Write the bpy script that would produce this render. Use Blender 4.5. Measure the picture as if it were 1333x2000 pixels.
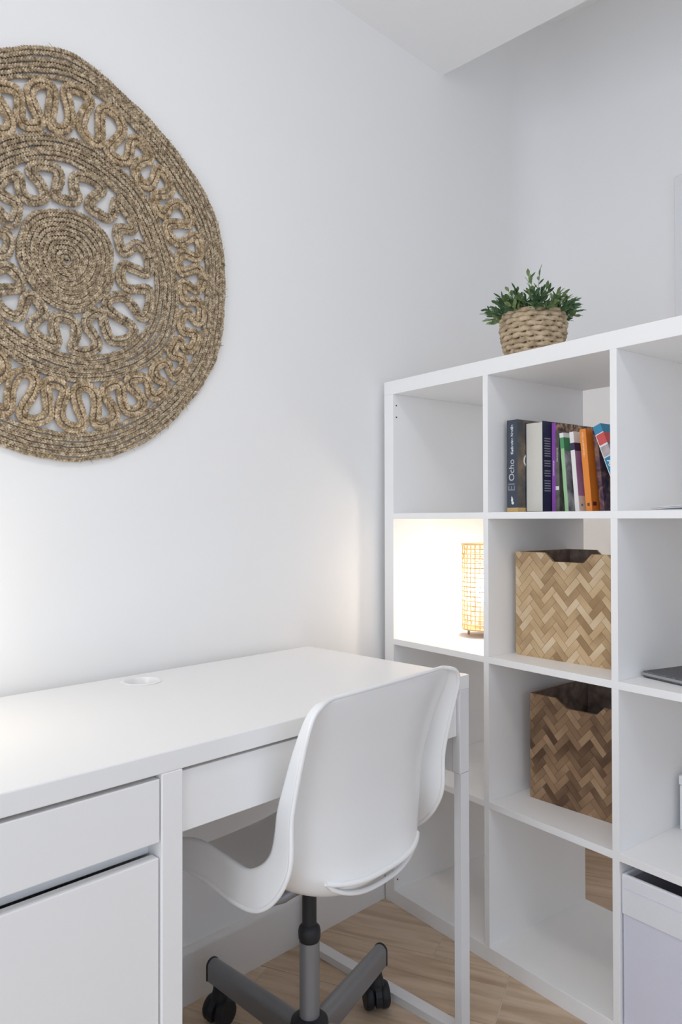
import bpy, bmesh, math, random
import numpy as np
from mathutils import Vector, Matrix

random.seed(7)
rng = np.random.default_rng(7)
scene = bpy.context.scene
for o in list(bpy.data.objects):
    bpy.data.objects.remove(o, do_unlink=True)
C = scene.collection
PI = math.pi
R = math.radians

# ------------------------------------------------------------------ camera
F_PX = 1460.73
CAM = Vector((0.0, -1.43, 1.0744))
C_R = Vector((0.703407, -0.710785, -0.001894))
C_U = Vector((-0.005675, -0.00828, 0.99995))
C_F = Vector((0.710765, 0.703361, 0.009858))
cam_d = bpy.data.cameras.new('camera')
cam_d.sensor_fit = 'HORIZONTAL'
cam_d.sensor_width = 36.0
cam_d.lens = F_PX / 1333.0 * 36.0
cam_d.clip_start = 0.02
cam = bpy.data.objects.new('camera', cam_d)
C.objects.link(cam)
m = Matrix.Identity(4)
for i in range(3):
    m[i][0], m[i][1], m[i][2], m[i][3] = C_R[i], C_U[i], -C_F[i], CAM[i]
cam.matrix_world = m
scene.camera = cam

# ------------------------------------------------------------------ world, daylight, exposure
wd = bpy.data.worlds.new('world')
scene.world = wd
wd.use_nodes = True
wd.node_tree.nodes['Background'].inputs[0].default_value = (0.62, 0.78, 1.0, 1)
wd.node_tree.nodes['Background'].inputs[1].default_value = 1.0
scene.view_settings.view_transform = 'Standard'
scene.view_settings.look = 'None'
scene.view_settings.gamma = 1.0
scene.view_settings.use_curve_mapping = False
scene.view_settings.exposure = -0.04
try:
    scene.cycles.diffuse_bounces = 10
    scene.cycles.max_bounces = 11
    scene.cycles.sample_clamp_indirect = 4.0
except Exception:
    pass

# daylight falling in through the glazed balcony door in the left wall and the window behind the camera
WIN = (-0.75, 1.05, 0.12, 2.20)          # x0, x1, z0, z1  (wall behind the camera)
WINL = (-1.95, -0.25, 0.10, 2.28)        # y0, y1, z0, z1  (left wall)
Y_FRONT = -3.2
X_L, X_R = -1.45, 2.45


def daylight(name, loc, rot, sx, sy, energy, colr):
    ld = bpy.data.lights.new(name, 'AREA')
    ld.shape = 'RECTANGLE'
    ld.size, ld.size_y = sx, sy
    ld.energy = energy
    ld.color = colr
    lo = bpy.data.objects.new(name, ld)
    C.objects.link(lo)
    lo.location = loc
    lo.rotation_euler = rot


daylight('daylight_rear', ((WIN[0] + WIN[1]) / 2, Y_FRONT - 0.10, (WIN[2] + WIN[3]) / 2), (R(90), 0, 0), WIN[1] - WIN[0], WIN[3] - WIN[2], 7.5, (0.60, 0.77, 1.0))
daylight('daylight_left', (X_L - 0.10, (WINL[0] + WINL[1]) / 2, (WINL[2] + WINL[3]) / 2), (R(90), 0, R(-90)), WINL[1] - WINL[0], WINL[3] - WINL[2], 23.5, (0.89, 0.935, 1.0))


# ------------------------------------------------------------------ helpers
def link(o, parent=None):
    C.objects.link(o)
    if parent is not None:
        o.parent = parent
    return o


def tag(o, label, cat, group=None, kind=None):
    o['label'] = label
    o['category'] = cat
    if group:
        o['group'] = group
    if kind:
        o['kind'] = kind
    return o


def empty(name, loc=(0, 0, 0), rz=0.0):
    o = bpy.data.objects.new(name, None)
    o.empty_display_size = 0.05
    C.objects.link(o)
    o.location = loc
    o.rotation_euler = (0, 0, rz)
    return o


def mobj(name, me, mats, parent=None, smooth=False):
    if not isinstance(mats, (list, tuple)):
        mats = [mats]
    me.materials.clear()
    for mt in mats:
        me.materials.append(mt)
    if smooth:
        for p in me.polygons:
            p.use_smooth = True
    return link(bpy.data.objects.new(name, me), parent)


def bm_mesh(bm, name='m'):
    bmesh.ops.recalc_face_normals(bm, faces=bm.faces)
    me = bpy.data.meshes.new(name)
    bm.to_mesh(me)
    bm.free()
    return me


def add_box(bm, x0, x1, y0, y1, z0, z1, bev=0.0, seg=1):
    r = bmesh.ops.create_cube(bm, size=1.0)
    vs = r['verts']
    for v in vs:
        v.co = Vector((x0 + (v.co.x + .5) * (x1 - x0), y0 + (v.co.y + .5) * (y1 - y0), z0 + (v.co.z + .5) * (z1 - z0)))
    if bev > 0:
        es = list({e for v in vs for e in v.link_edges})
        bmesh.ops.bevel(bm, geom=es, offset=bev, segments=seg, affect='EDGES', profile=0.5)


def box(name, x0, x1, y0, y1, z0, z1, mt, parent=None, bev=0.0015, seg=2):
    bm = bmesh.new()
    add_box(bm, x0, x1, y0, y1, z0, z1, bev, seg)
    return mobj(name, bm_mesh(bm, name), mt, parent)


def add_lathe(bm, prof, seg=32, cx=0, cy=0, cap=True):
    rings = []
    for r, z in prof:
        rings.append([bm.verts.new((cx + r * math.cos(2 * PI * i / seg), cy + r * math.sin(2 * PI * i / seg), z)) for i in range(seg)])
    for a, b in zip(rings[:-1], rings[1:]):
        for i in range(seg):
            j = (i + 1) % seg
            bm.faces.new((a[i], a[j], b[j], b[i]))
    if cap:
        bm.faces.new(rings[0][::-1])
        bm.faces.new(rings[-1])


def lathe(name, prof, mt, parent=None, seg=32, cx=0, cy=0, cap=True, smooth=True):
    bm = bmesh.new()
    add_lathe(bm, prof, seg, cx, cy, cap)
    o = mobj(name, bm_mesh(bm, name), mt, parent, smooth)
    if smooth:
        shade_angle(o)
    return o


def shade_angle(o, ang=35):
    me = o.data
    for p in me.polygons:
        p.use_smooth = True
    bm = bmesh.new()
    bm.from_mesh(me)
    for e in bm.edges:
        if len(e.link_faces) == 2 and e.calc_face_angle(0) > R(ang):
            e.smooth = False
    bm.to_mesh(me)
    bm.free()


def tube_arrays(P, rad, n=6, closed=False, ref_axis=None, transport=False):
    """P (k,3) -> verts, quads of a tube; rad scalar or (k,)"""
    P = np.asarray(P, float)
    k = len(P)
    T = np.gradient(P, axis=0)
    if closed:
        T = np.roll(P, -1, 0) - np.roll(P, 1, 0)
    T /= np.linalg.norm(T, axis=1)[:, None] + 1e-12
    if ref_axis is not None:
        ref = np.tile(np.asarray(ref_axis, float), (k, 1))
    else:
        ref = np.tile(np.array([0.0, 0.0, 1.0]), (k, 1))
        ref[np.abs(T[:, 2]) > 0.95] = (1.0, 0.0, 0.0)
    A = np.cross(T, ref)
    if transport:                                        # carry one frame along the path
        for i in range(1, k):
            A[i] = A[i - 1] - T[i] * (A[i - 1] @ T[i])
            A[i] /= np.linalg.norm(A[i]) + 1e-12
    A /= np.linalg.norm(A, axis=1)[:, None] + 1e-12
    B = np.cross(A, T)
    rad = np.broadcast_to(np.asarray(rad, float), (k,))
    an = np.arange(n) * 2 * PI / n
    V = P[:, None, :] + rad[:, None, None] * (np.cos(an)[None, :, None] * A[:, None, :] + np.sin(an)[None, :, None] * B[:, None, :])
    V = V.reshape(-1, 3)
    rows = np.arange(k if closed else k - 1)
    i, j = np.meshgrid(rows, np.arange(n), indexing='ij')
    i2 = (i + 1) % k
    j2 = (j + 1) % n
    Q = np.stack([i * n + j, i * n + j2, i2 * n + j2, i2 * n + j], -1).reshape(-1, 4)
    return V, Q


def arrays_mesh(name, parts):
    Vs, Qs, off = [], [], 0
    for V, Q in parts:
        Vs.append(V)
        Qs.append(Q + off)
        off += len(V)
    V = np.concatenate(Vs)
    Q = np.concatenate(Qs)
    me = bpy.data.meshes.new(name)
    me.vertices.add(len(V))
    me.vertices.foreach_set('co', V.astype(np.float32).ravel())
    me.loops.add(Q.size)
    me.loops.foreach_set('vertex_index', Q.astype(np.int32).ravel())
    me.polygons.add(len(Q))
    me.polygons.foreach_set('loop_start', np.arange(0, Q.size, 4, dtype=np.int32))
    me.polygons.foreach_set('use_smooth', np.ones(len(Q), dtype=bool))
    me.update(calc_edges=True)
    return me


def tube(name, P, rad, mt, parent=None, n=10, closed=False):
    V, Q = tube_arrays(P, rad, n, closed, transport=not closed)
    me = arrays_mesh(name, [(V, Q)])
    if not closed:
        bm = bmesh.new()
        bm.from_mesh(me)
        bmesh.ops.holes_fill(bm, edges=[e for e in bm.edges if len(e.link_faces) == 1], sides=0)
        bmesh.ops.recalc_face_normals(bm, faces=bm.faces)
        bm.to_mesh(me)
        bm.free()
    o = mobj(name, me, mt, parent, True)
    shade_angle(o, 50)
    return o


def prism(name, poly, axis, a0, a1, mt, parent=None, bev=0.0, seg=1, uvw=None):
    """extrude a 2-D polygon. axis 'x': poly is (y,z); 'y': (x,z); 'z': (x,y)"""
    bm = bmesh.new()

    def mk(p, a):
        if axis == 'x':
            return (a, p[0], p[1])
        if axis == 'y':
            return (p[0], a, p[1])
        return (p[0], p[1], a)
    A = [bm.verts.new(mk(p, a0)) for p in poly]
    B = [bm.verts.new(mk(p, a1)) for p in poly]
    n = len(poly)
    bm.faces.new(A)
    bm.faces.new(B[::-1])
    for i in range(n):
        j = (i + 1) % n
        bm.faces.new((A[i], B[i], B[j], A[j]))
    bmesh.ops.recalc_face_normals(bm, faces=bm.faces)
    if bev:
        bmesh.ops.bevel(bm, geom=list(bm.edges), offset=bev, segments=seg, affect='EDGES', profile=.5)
    return mobj(name, bm_mesh(bm, name), mt, parent)


# ------------------------------------------------------------------ materials
def new_mat(name):
    mt = bpy.data.materials.new(name)
    mt.use_nodes = True
    nt = mt.node_tree
    return mt, nt, nt.nodes['Principled BSDF']


def mat(name, col, rough=0.5, spec=0.5, metal=0.0, bump=0.0, bscale=300.0, var=0.0, vscale=8.0, coat=0.0):
    mt, nt, b = new_mat(name)
    b.inputs['Base Color'].default_value = (*col, 1)
    b.inputs['Roughness'].default_value = rough
    b.inputs['Metallic'].default_value = metal
    b.inputs['Specular IOR Level'].default_value = spec
    if coat:
        b.inputs['Coat Weight'].default_value = coat
        b.inputs['Coat Roughness'].default_value = 0.15
    tc = nt.nodes.new('ShaderNodeTexCoord')
    if var > 0:
        nz = nt.nodes.new('ShaderNodeTexNoise')
        nz.inputs['Scale'].default_value = vscale
        nz.inputs['Detail'].default_value = 4
        nt.links.new(tc.outputs['Object'], nz.inputs['Vector'])
        mx = nt.nodes.new('ShaderNodeMix')
        mx.data_type = 'RGBA'
        mx.inputs[6].default_value = (*[c * (1 - var) for c in col], 1)
        mx.inputs[7].default_value = (*[min(1, c * (1 + var)) for c in col], 1)
        nt.links.new(nz.outputs['Fac'], mx.inputs[0])
        nt.links.new(mx.outputs[2], b.inputs['Base Color'])
    if bump > 0:
        nb = nt.nodes.new('ShaderNodeTexNoise')
        nb.inputs['Scale'].default_value = bscale
        nb.inputs['Detail'].default_value = 3
        nt.links.new(tc.outputs['Object'], nb.inputs['Vector'])
        bp = nt.nodes.new('ShaderNodeBump')
        bp.inputs['Strength'].default_value = bump
        bp.inputs['Distance'].default_value = 0.002
        nt.links.new(nb.outputs['Fac'], bp.inputs['Height'])
        nt.links.new(bp.outputs['Normal'], b.inputs['Normal'])
    return mt


def ramp_mat(name, stops, scale, rough=0.6, stretch=(1, 1, 1), detail=5, bump=0.0, obj_random=0.0, dist=0.0, spec=0.4):
    """noise driven colour ramp, optional per-object tone shift"""
    mt, nt, b = new_mat(name)
    b.inputs['Roughness'].default_value = rough
    b.inputs['Specular IOR Level'].default_value = spec
    tc = nt.nodes.new('ShaderNodeTexCoord')
    mp = nt.nodes.new('ShaderNodeMapping')
    mp.inputs['Scale'].default_value = stretch
    nt.links.new(tc.outputs['Object'], mp.inputs['Vector'])
    nz = nt.nodes.new('ShaderNodeTexNoise')
    nz.inputs['Scale'].default_value = scale
    nz.inputs['Detail'].default_value = detail
    nz.inputs['Distortion'].default_value = dist
    nt.links.new(mp.outputs[0], nz.inputs['Vector'])
    cr = nt.nodes.new('ShaderNodeValToRGB')
    e = cr.color_ramp.elements
    while len(e) < len(stops):
        e.new(0.5)
    for k, (pos, col) in enumerate(stops):
        e[k].position = pos
        e[k].color = (*col, 1)
    fac = nz.outputs['Fac']
    if obj_random > 0:
        oi = nt.nodes.new('ShaderNodeObjectInfo')
        ad = nt.nodes.new('ShaderNodeMath')
        ad.operation = 'MULTIPLY_ADD'
        ad.inputs[1].default_value = obj_random
        nt.links.new(oi.outputs['Random'], ad.inputs[0])
        sb = nt.nodes.new('ShaderNodeMath')
        sb.operation = 'SUBTRACT'
        sb.inputs[1].default_value = obj_random / 2
        nt.links.new(nz.outputs['Fac'], sb.inputs[0])
        nt.links.new(sb.outputs[0], ad.inputs[2])
        fac = ad.outputs[0]
        of = nt.nodes.new('ShaderNodeVectorMath')
        of.operation = 'SCALE'
        cb = nt.nodes.new('ShaderNodeCombineXYZ')
        for q in range(3):
            nt.links.new(oi.outputs['Random'], cb.inputs[q])
        nt.links.new(cb.outputs[0], of.inputs[0])
        of.inputs['Scale'].default_value = 37.0
        nt.links.new(of.outputs[0], mp.inputs['Location'])
    nt.links.new(fac, cr.inputs[0])
    nt.links.new(cr.outputs[0], b.inputs['Base Color'])
    if bump:
        bp = nt.nodes.new('ShaderNodeBump')
        bp.inputs['Strength'].default_value = bump
        bp.inputs['Distance'].default_value = 0.001
        nt.links.new(nz.outputs['Fac'], bp.inputs['Height'])
        nt.links.new(bp.outputs['Normal'], b.inputs['Normal'])
    return mt


M_WALL = mat('wall_paint', (0.905, 0.90, 0.895), 0.9, 0.2)
M_CEIL = mat('ceiling_paint', (0.91, 0.905, 0.90), 0.95, 0.1)
M_BASE = mat('baseboard_paint', (0.84, 0.82, 0.80), 0.5, 0.4)
M_GROUT = mat('floor_grout', (0.66, 0.57, 0.47), 0.9, 0.1)
M_PLANK = ramp_mat('plank_wood', [(0.25, (0.43, 0.30, 0.195)), (0.5, (0.62, 0.475, 0.34)), (0.75, (0.73, 0.59, 0.455))], 7.0, 0.45,
                   stretch=(0.55, 5.0, 1), detail=7, bump=0.1, obj_random=0.22, dist=0.6)
M_SHELF = mat('shelf_laminate', (0.905, 0.90, 0.895), 0.45, 0.4)
M_DESK = mat('desk_lacquer', (0.905, 0.90, 0.895), 0.30, 0.45)
M_DESKM = mat('desk_metal', (0.82, 0.82, 0.83), 0.35, 0.5)
M_SHELL = mat('chair_plastic', (0.91, 0.91, 0.905), 0.28, 0.5)
M_GREYM = mat('grey_metal', (0.29, 0.295, 0.31), 0.38, 0.5, metal=0.5)
M_DARK = mat('dark_plastic', (0.022, 0.022, 0.025), 0.5, 0.4)
M_HOLE = mat('hole_dark', (0.05, 0.05, 0.055), 0.8, 0.1)
M_WINF = mat('window_paint', (0.82, 0.82, 0.83), 0.4, 0.4)
M_GLASS, _nt, _b = new_mat('window_glass')
_b.inputs['Transmission Weight'].default_value = 1.0
_b.inputs['Roughness'].default_value = 0.0
_b.inputs['IOR'].default_value = 1.45

# ------------------------------------------------------------------ room shell
X_STEP = 1.905
BB_H, BB_T = 0.122, 0.016
Z_C, Z_C2 = 2.482, 2.86


def structure(o):
    o['kind'] = 'structure'
    return o


def st_box(name, *a, parent=None, bev=0.0):
    o = box(name, *a, parent, bev, 1)
    if parent is None:
        structure(o)
    return o


wall_back = st_box('wall_back', X_L - .1, X_R + .1, 0, 0.1, -.03, Z_C2 + .1, M_WALL)
wall_right = st_box('wall_right', X_R, X_R + .1, Y_FRONT, 0, -.03, Z_C2 + .1, M_WALL)
bm = bmesh.new()
for a in ((Y_FRONT, WINL[0], -.03, Z_C2 + .1), (WINL[1], 0, -.03, Z_C2 + .1), (WINL[0], WINL[1], -.03, WINL[2]), (WINL[0], WINL[1], WINL[3], Z_C2 + .1)):
    add_box(bm, X_L - .1, X_L, a[0], a[1], a[2], a[3])
wall_left = structure(mobj('wall_left', bm_mesh(bm), M_WALL))
ym = (WINL[0] + WINL[1]) / 2
bm = bmesh.new()
for a in ((WINL[0], WINL[0] + .06, WINL[2], WINL[3]), (WINL[1] - .06, WINL[1], WINL[2], WINL[3]), (WINL[0], WINL[1], WINL[2], WINL[2] + .06), (WINL[0], WINL[1], WINL[3] - .06, WINL[3]), (ym - .05, ym + .05, WINL[2], WINL[3])):
    add_box(bm, X_L - .06, X_L - .01, a[0], a[1], a[2], a[3], .003)
structure(mobj('window_2', bm_mesh(bm), M_WINF))
# wall with the window
bm = bmesh.new()
for a in ((X_L - .1, WIN[0], -.03, Z_C2 + .1), (WIN[1], X_R + .1, -.03, Z_C2 + .1), (WIN[0], WIN[1], -.03, WIN[2]), (WIN[0], WIN[1], WIN[3], Z_C2 + .1)):
    add_box(bm, a[0], a[1], Y_FRONT - .1, Y_FRONT, a[2], a[3])
wall_front = structure(mobj('wall_front', bm_mesh(bm), M_WALL))
ceiling = st_box('ceiling', X_L, X_STEP, Y_FRONT, 0, Z_C, Z_C2 + .08, M_CEIL)
ceil_hi = st_box('ceiling', X_STEP, X_R, Y_FRONT, 0, Z_C2, Z_C2 + .08, M_CEIL)
bm = bmesh.new()
for a in ((WIN[0], WIN[0] + .05, WIN[2], WIN[3]), (WIN[1] - .05, WIN[1], WIN[2], WIN[3]), (WIN[0], WIN[1], WIN[2], WIN[2] + .05), (WIN[0], WIN[1], WIN[3] - .05, WIN[3]),
          ((WIN[0] + WIN[1]) / 2 - .03, (WIN[0] + WIN[1]) / 2 + .03, WIN[2], WIN[3])):
    add_box(bm, a[0], a[1], Y_FRONT - .06, Y_FRONT - .01, a[2], a[3], .003)
win = structure(mobj('window_1', bm_mesh(bm), M_WINF))
st_box('window_sill', WIN[0] - .03, WIN[1] + .03, Y_FRONT - .02, Y_FRONT + .1, WIN[2] - .03, WIN[2], M_WINF, parent=win, bev=.004)
# corner rounding added to blend the shading seam of back and right wall
cr = .14
prism_pts = [(X_R, 0)] + [(X_R - cr + cr * math.sin(R(q)), -cr + cr * math.cos(R(q))) for q in range(0, 91, 6)]
cove = structure(prism('seam_trim_1', [(x + .0, min(y, 0)) for x, y in prism_pts], 'z', BB_H, Z_C2, M_WALL))
shade_angle(cove, 40)
# baseboards


def baseboard(name, x0, x1, y0, y1, out):
    """out: side the rounded upper edge faces"""
    r = .013
    c = [(0, 0), (0, BB_H - r)] + [(r - r * math.cos(R(q)), BB_H - r + r * math.sin(R(q))) for q in range(15, 91, 15)] + [(BB_T, BB_H), (BB_T, 0)]
    if out == '-y':
        return structure(prism(name, [(y0 + p, z) for p, z in c], 'x', x0, x1, M_BASE))
    if out == '+y':
        return structure(prism(name, [(y1 - p, z) for p, z in c], 'x', x0, x1, M_BASE))
    if out == '-x':
        return structure(prism(name, [(x0 + p, z) for p, z in c], 'y', y0, y1, M_BASE))
    return structure(prism(name, [(x1 - p, z) for p, z in c], 'y', y0, y1, M_BASE))


baseboard('baseboard_back', X_L, X_R, -BB_T, 0, '-y')
baseboard('baseboard_right', X_R - BB_T, X_R, Y_FRONT + BB_T, -1.56, '-x')
baseboard('baseboard_right', X_R - BB_T, X_R, -.515, -BB_T, '-x')
baseboard('baseboard_left', X_L, X_L + BB_T, Y_FRONT + BB_T, -BB_T, '+x')
baseboard('baseboard_front', X_L + BB_T, X_R - BB_T, Y_FRONT, Y_FRONT + BB_T, '+y')
# white door with frame in the right wall, only its edge shows
door = structure(empty('door_1', (X_R, -1.03, 0)))
bm = bmesh.new()
add_box(bm, -.025, 0, .43, .51, 0, 2.16, .003)
add_box(bm, -.025, 0, -.51, -.43, 0, 2.16, .003)
add_box(bm, -.025, 0, -.43, .43, 2.08, 2.16, .003)
mobj('door_frame', bm_mesh(bm), M_WINF, door)
box('door_leaf', -.012, 0, -.43, .43, 0.006, 2.08, M_WINF, door, .002)
_dh = tube('door_handle', [(-.012, -.36, 1.02), (-.05, -.36, 1.02), (-.055, -.355, 1.02), (-.055, -.25, 1.02)], .008, M_GREYM, door)

# floor: wood-look planks laid on the skew
floor = structure(box('floor', X_L, X_R, Y_FRONT, 0, -.03, -.0012, M_GROUT, None, 0))


def clip_poly(poly, a, b, c):
    """keep a*x+b*y<=c"""
    out = []
    for i in range(len(poly)):
        p, q = poly[i], poly[(i + 1) % len(poly)]
        dp, dq = a * p[0] + b * p[1] - c, a * q[0] + b * q[1] - c
        if dp <= 0:
            out.append(p)
        if dp * dq < 0:
            t = dp / (dp - dq)
            out.append((p[0] + t * (q[0] - p[0]), p[1] + t * (q[1] - p[1])))
    return out


PA = R(-68.0)
pdir = (math.cos(PA), math.sin(PA))
qdir = (math.cos(PA + PI / 2), math.sin(PA + PI / 2))
PW, PL, GAP = 0.20, 1.20, 0.0030
row_joint = {5: 0.82, 4: 1.008, 3: 0.465}
for r in range(-18, 22):
    q0 = 0.26 + PW * r
    j0 = row_joint.get(r, (r * 0.43) % PL)
    for k in range(-4, 6):
        p0 = j0 + PL * k
        c4 = [(p0 + GAP / 2, q0 + GAP / 2), (p0 + PL - GAP / 2, q0 + GAP / 2), (p0 + PL - GAP / 2, q0 + PW - GAP / 2), (p0 + GAP / 2, q0 + PW - GAP / 2)]
        poly = [(p * pdir[0] + q * qdir[0], p * pdir[1] + q * qdir[1]) for p, q in c4]
        for (a, b, c) in ((1, 0, X_R), (-1, 0, -X_L), (0, 1, 0), (0, -1, -Y_FRONT)):
            poly = clip_poly(poly, a, b, c)
            if len(poly) < 3:
                break
        if len(poly) < 3:
            continue
        pc, qc = p0 + PL / 2, q0 + PW / 2
        ox, oy = pc * pdir[0] + qc * qdir[0], pc * pdir[1] + qc * qdir[1]
        loc = [((x - ox) * pdir[0] + (y - oy) * pdir[1], (x - ox) * qdir[0] + (y - oy) * qdir[1]) for x, y in poly]
        ar = 0.5 * abs(sum(loc[i][0] * loc[(i + 1) % len(loc)][1] - loc[(i + 1) % len(loc)][0] * loc[i][1] for i in range(len(loc))))
        if ar < 2e-4:
            continue
        o = prism('plank', loc, 'z', -.0012, 0.0, M_PLANK, floor)
        o.location = (ox, oy, 0)
        o.rotation_euler = (0, 0, PA)

# ------------------------------------------------------------------ cube shelf
S_LOC = (1.601, -0.020, 0.0)
S_ROT = R(-98.34)
T, t_, op = .038, .016, .335
SW = 2 * T + 4 * op + 3 * t_
SD = 0.385
US = [T + i * (op + t_) for i in range(4)]            # left edge of each column / bottom of each row
SM = Matrix.Translation(S_LOC) @ Matrix.Rotation(S_ROT, 4, 'Z')


def S(u, d, z):
    return SM @ Vector((u, d, z))


shelf = tag(empty('cube_shelf', S_LOC, S_ROT), 'white open-backed cube shelf standing as a room divider, four cubes square', 'shelf')
box('top_board', 0, SW, 0, SD, SW - T, SW, M_SHELF, shelf, .001)
box('bottom_board', 0, SW, 0, SD, 0, T, M_SHELF, shelf, .001)
side_l = box('side_panel', 0, T, 0, SD, T, SW - T, M_SHELF, shelf, .001)
box('side_panel', SW - T, SW, 0, SD, T, SW - T, M_SHELF, shelf, .001)
for k in range(3):
    z = US[k + 1] - t_
    box('shelf_board', T, SW - T, 0, SD, z, z + t_, M_SHELF, shelf, .0006)
pm = None
for r in range(4):
    for c in range(3):
        if pm is None:
            o = box('partition', -t_ / 2, t_ / 2, 0, SD, 0, op, M_SHELF, shelf, .0006)
            pm = o.data
        else:
            o = link(bpy.data.objects.new('partition', pm), shelf)
        o.location = (US[c + 1] - t_ / 2, 0, US[r])
for z in (1.395, 1.362, 0.097, 0.065):
    bm = bmesh.new()
    add_lathe(bm, [(.0022, 0), (.0022, .0006)], 12)
    o = mobj('screw_hole', bm_mesh(bm), M_HOLE, side_l)
    o.location = (T, .0125, z)
    o.rotation_euler = (0, R(90), 0)

# ------------------------------------------------------------------ desk
DX0, DX1, DY0, DY1 = 0.256, 1.304, -0.517, -0.019
desk = tag(empty('desk', (DX0, DY0, 0)), 'white desk with drawers, a cupboard and a cable hole along the wall', 'desk')


def D(name, x0, x1, y0, y1, z0, z1, mt=None, parent=None, bev=.0015):
    return box(name, x0 - DX0, x1 - DX0, y0 - DY0, y1 - DY0, z0, z1, mt or M_DESK, parent or desk, bev)


HX, HY, HR = 0.787, -0.087, 0.036
bm = bmesh.new()
add_box(bm, 0, DX1 - DX0, 0, DY1 - DY0, .72, .75, .002, 3)
top_me = bm_mesh(bm)
tmp = link(bpy.data.objects.new('tmp_top', top_me))
bm = bmesh.new()
add_lathe(bm, [(HR, .6), (HR, .9)], 48, HX - DX0, HY - DY0)
cut = link(bpy.data.objects.new('tmp_cut', bm_mesh(bm)))
md = tmp.modifiers.new('b', 'BOOLEAN')
md.object = cut
md.operation = 'DIFFERENCE'
dg = bpy.context.evaluated_depsgraph_get()
me = bpy.data.meshes.new_from_object(tmp.evaluated_get(dg))
bpy.data.objects.remove(tmp)
bpy.data.objects.remove(cut)
top = mobj('desktop', me, M_DESK, desk)
# cable grommet: white rim and cup in the hole
bm = bmesh.new()
prof = [(HR + .0045, .7502), (HR + .0048, .7512), (HR + .003, .7522), (HR - .002, .7520), (HR - .0045, .748), (HR - .006, .722), (HR - .006, .712), (HR - .0005, .712), (HR - .0005, .7502)]
add_lathe(bm, prof + [prof[0]], 48, HX - DX0, HY - DY0, cap=False)
bmesh.ops.remove_doubles(bm, verts=bm.verts, dist=1e-6)
o = mobj('cable_grommet', bm_mesh(bm), M_DESK, desk, True)
shade_angle(o, 40)
bm = bmesh.new()
add_lathe(bm, [(.0001, .7125), (HR - .006, .7125), (HR - .006, .714), (.0001, .714)], 40, HX - DX0, HY - DY0, cap=False)
mobj('grommet_floor', bm_mesh(bm), mat('grommet_shade', (0.55, 0.55, 0.54), .6), desk)
# cupboard carcass
D('side_panel', DX0, DX0 + .034, DY0, DY1 - .015, 0, .72)
D('side_panel', .567, .601, DY0, DY1 - .015, 0, .72)
D('back_panel', DX0 + .034, .567, DY1 - .03, DY1 - .02, .03, .72)
D('bottom_panel', DX0 + .034, .567, DY0 + .03, DY1 - .03, .05, .066)
D('divider_panel', DX0 + .034, .567, DY0 + .034, DY1 - .03, .600, .6245)
o = D('drawer', DX0 + .0362, .5648, DY0 + .002, DY0 + .02, .6255, .7135)
D('drawer_box', DX0 + .045, .556, DY0 + .022, DY1 - .06, .633, .70, None, o)
o = D('door', DX0 + .0362, .5645, DY0 + .004, DY0 + .022, .055, .6035)
D('wide_drawer', .6026, 1.2685, DY0 + .007, DY0 + .02, .6262, .7140)
D('drawer_box', .615, 1.25, DY0 + .022, DY1 - .08, .634, .702)
D('rear_rail', .601, 1.271, DY1 - .03, DY1 - .015, .55, .72)
# right-hand leg frame: flat steel loop standing on the floor, and the end plate above it
w, rr = .030, .022
fy0, fy1 = DY0, DY1 - .012
th = .017


def arc(cx, cy, r, a0, a1, n=6):
    return [(cx + r * math.cos(R(a0 + (a1 - a0) * i / n)), cy + r * math.sin(R(a0 + (a1 - a0) * i / n))) for i in range(n + 1)]


outer = [(fy0, .548)] + arc(fy0 + rr, rr, rr, 180, 270) + arc(fy1 - rr, rr, rr, 270, 360) + [(fy1, .548)]
inner = [(fy0 + th, .548)] + arc(fy0 + th + .008, th + .008, .008, 180, 270) + arc(fy1 - th - .008, th + .008, .008, 270, 360) + [(fy1 - th, .548)]
bm = bmesh.new()
lf = [[bm.verts.new((x - DX0, y - DY0, z)) for y, z in pl_] for pl_ in (outer, inner) for x in (1.2725, 1.3015)]
oA, oB, iA, iB = lf
for i in range(len(outer) - 1):
    j = i + 1
    bm.faces.new((oA[i], oA[j], oB[j], oB[i]))
    bm.faces.new((iA[i], iB[i], iB[j], iA[j]))
    bm.faces.new((oA[i], iA[i], iA[j], oA[j]))
    bm.faces.new((oB[i], oB[j], iB[j], iB[i]))
for i in (0, -1):
    bm.faces.new((oA[i], oB[i], iB[i], iA[i]))
mobj('leg_frame', bm_mesh(bm), M_DESKM, desk)
D('leg_top', 1.2705, 1.3025, DY0, DY0 + .02, .5485, .72, M_DESKM)
o = D('end_plate', 1.2715, 1.3, DY0 + .02, DY1 - .012, .549, .72, M_DESKM)
for yy, zz in ((DY0 + .045, .572), (DY1 - .05, .572)):
    bm = bmesh.new()
    add_lathe(bm, [(.0028, -.0008), (.0028, .0002)], 12)
    h = mobj('screw_hole', bm_mesh(bm), M_HOLE, o)
    h.location = (1.2715 - DX0, yy - DY0, zz)
    h.rotation_euler = (0, R(90), 0)

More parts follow.
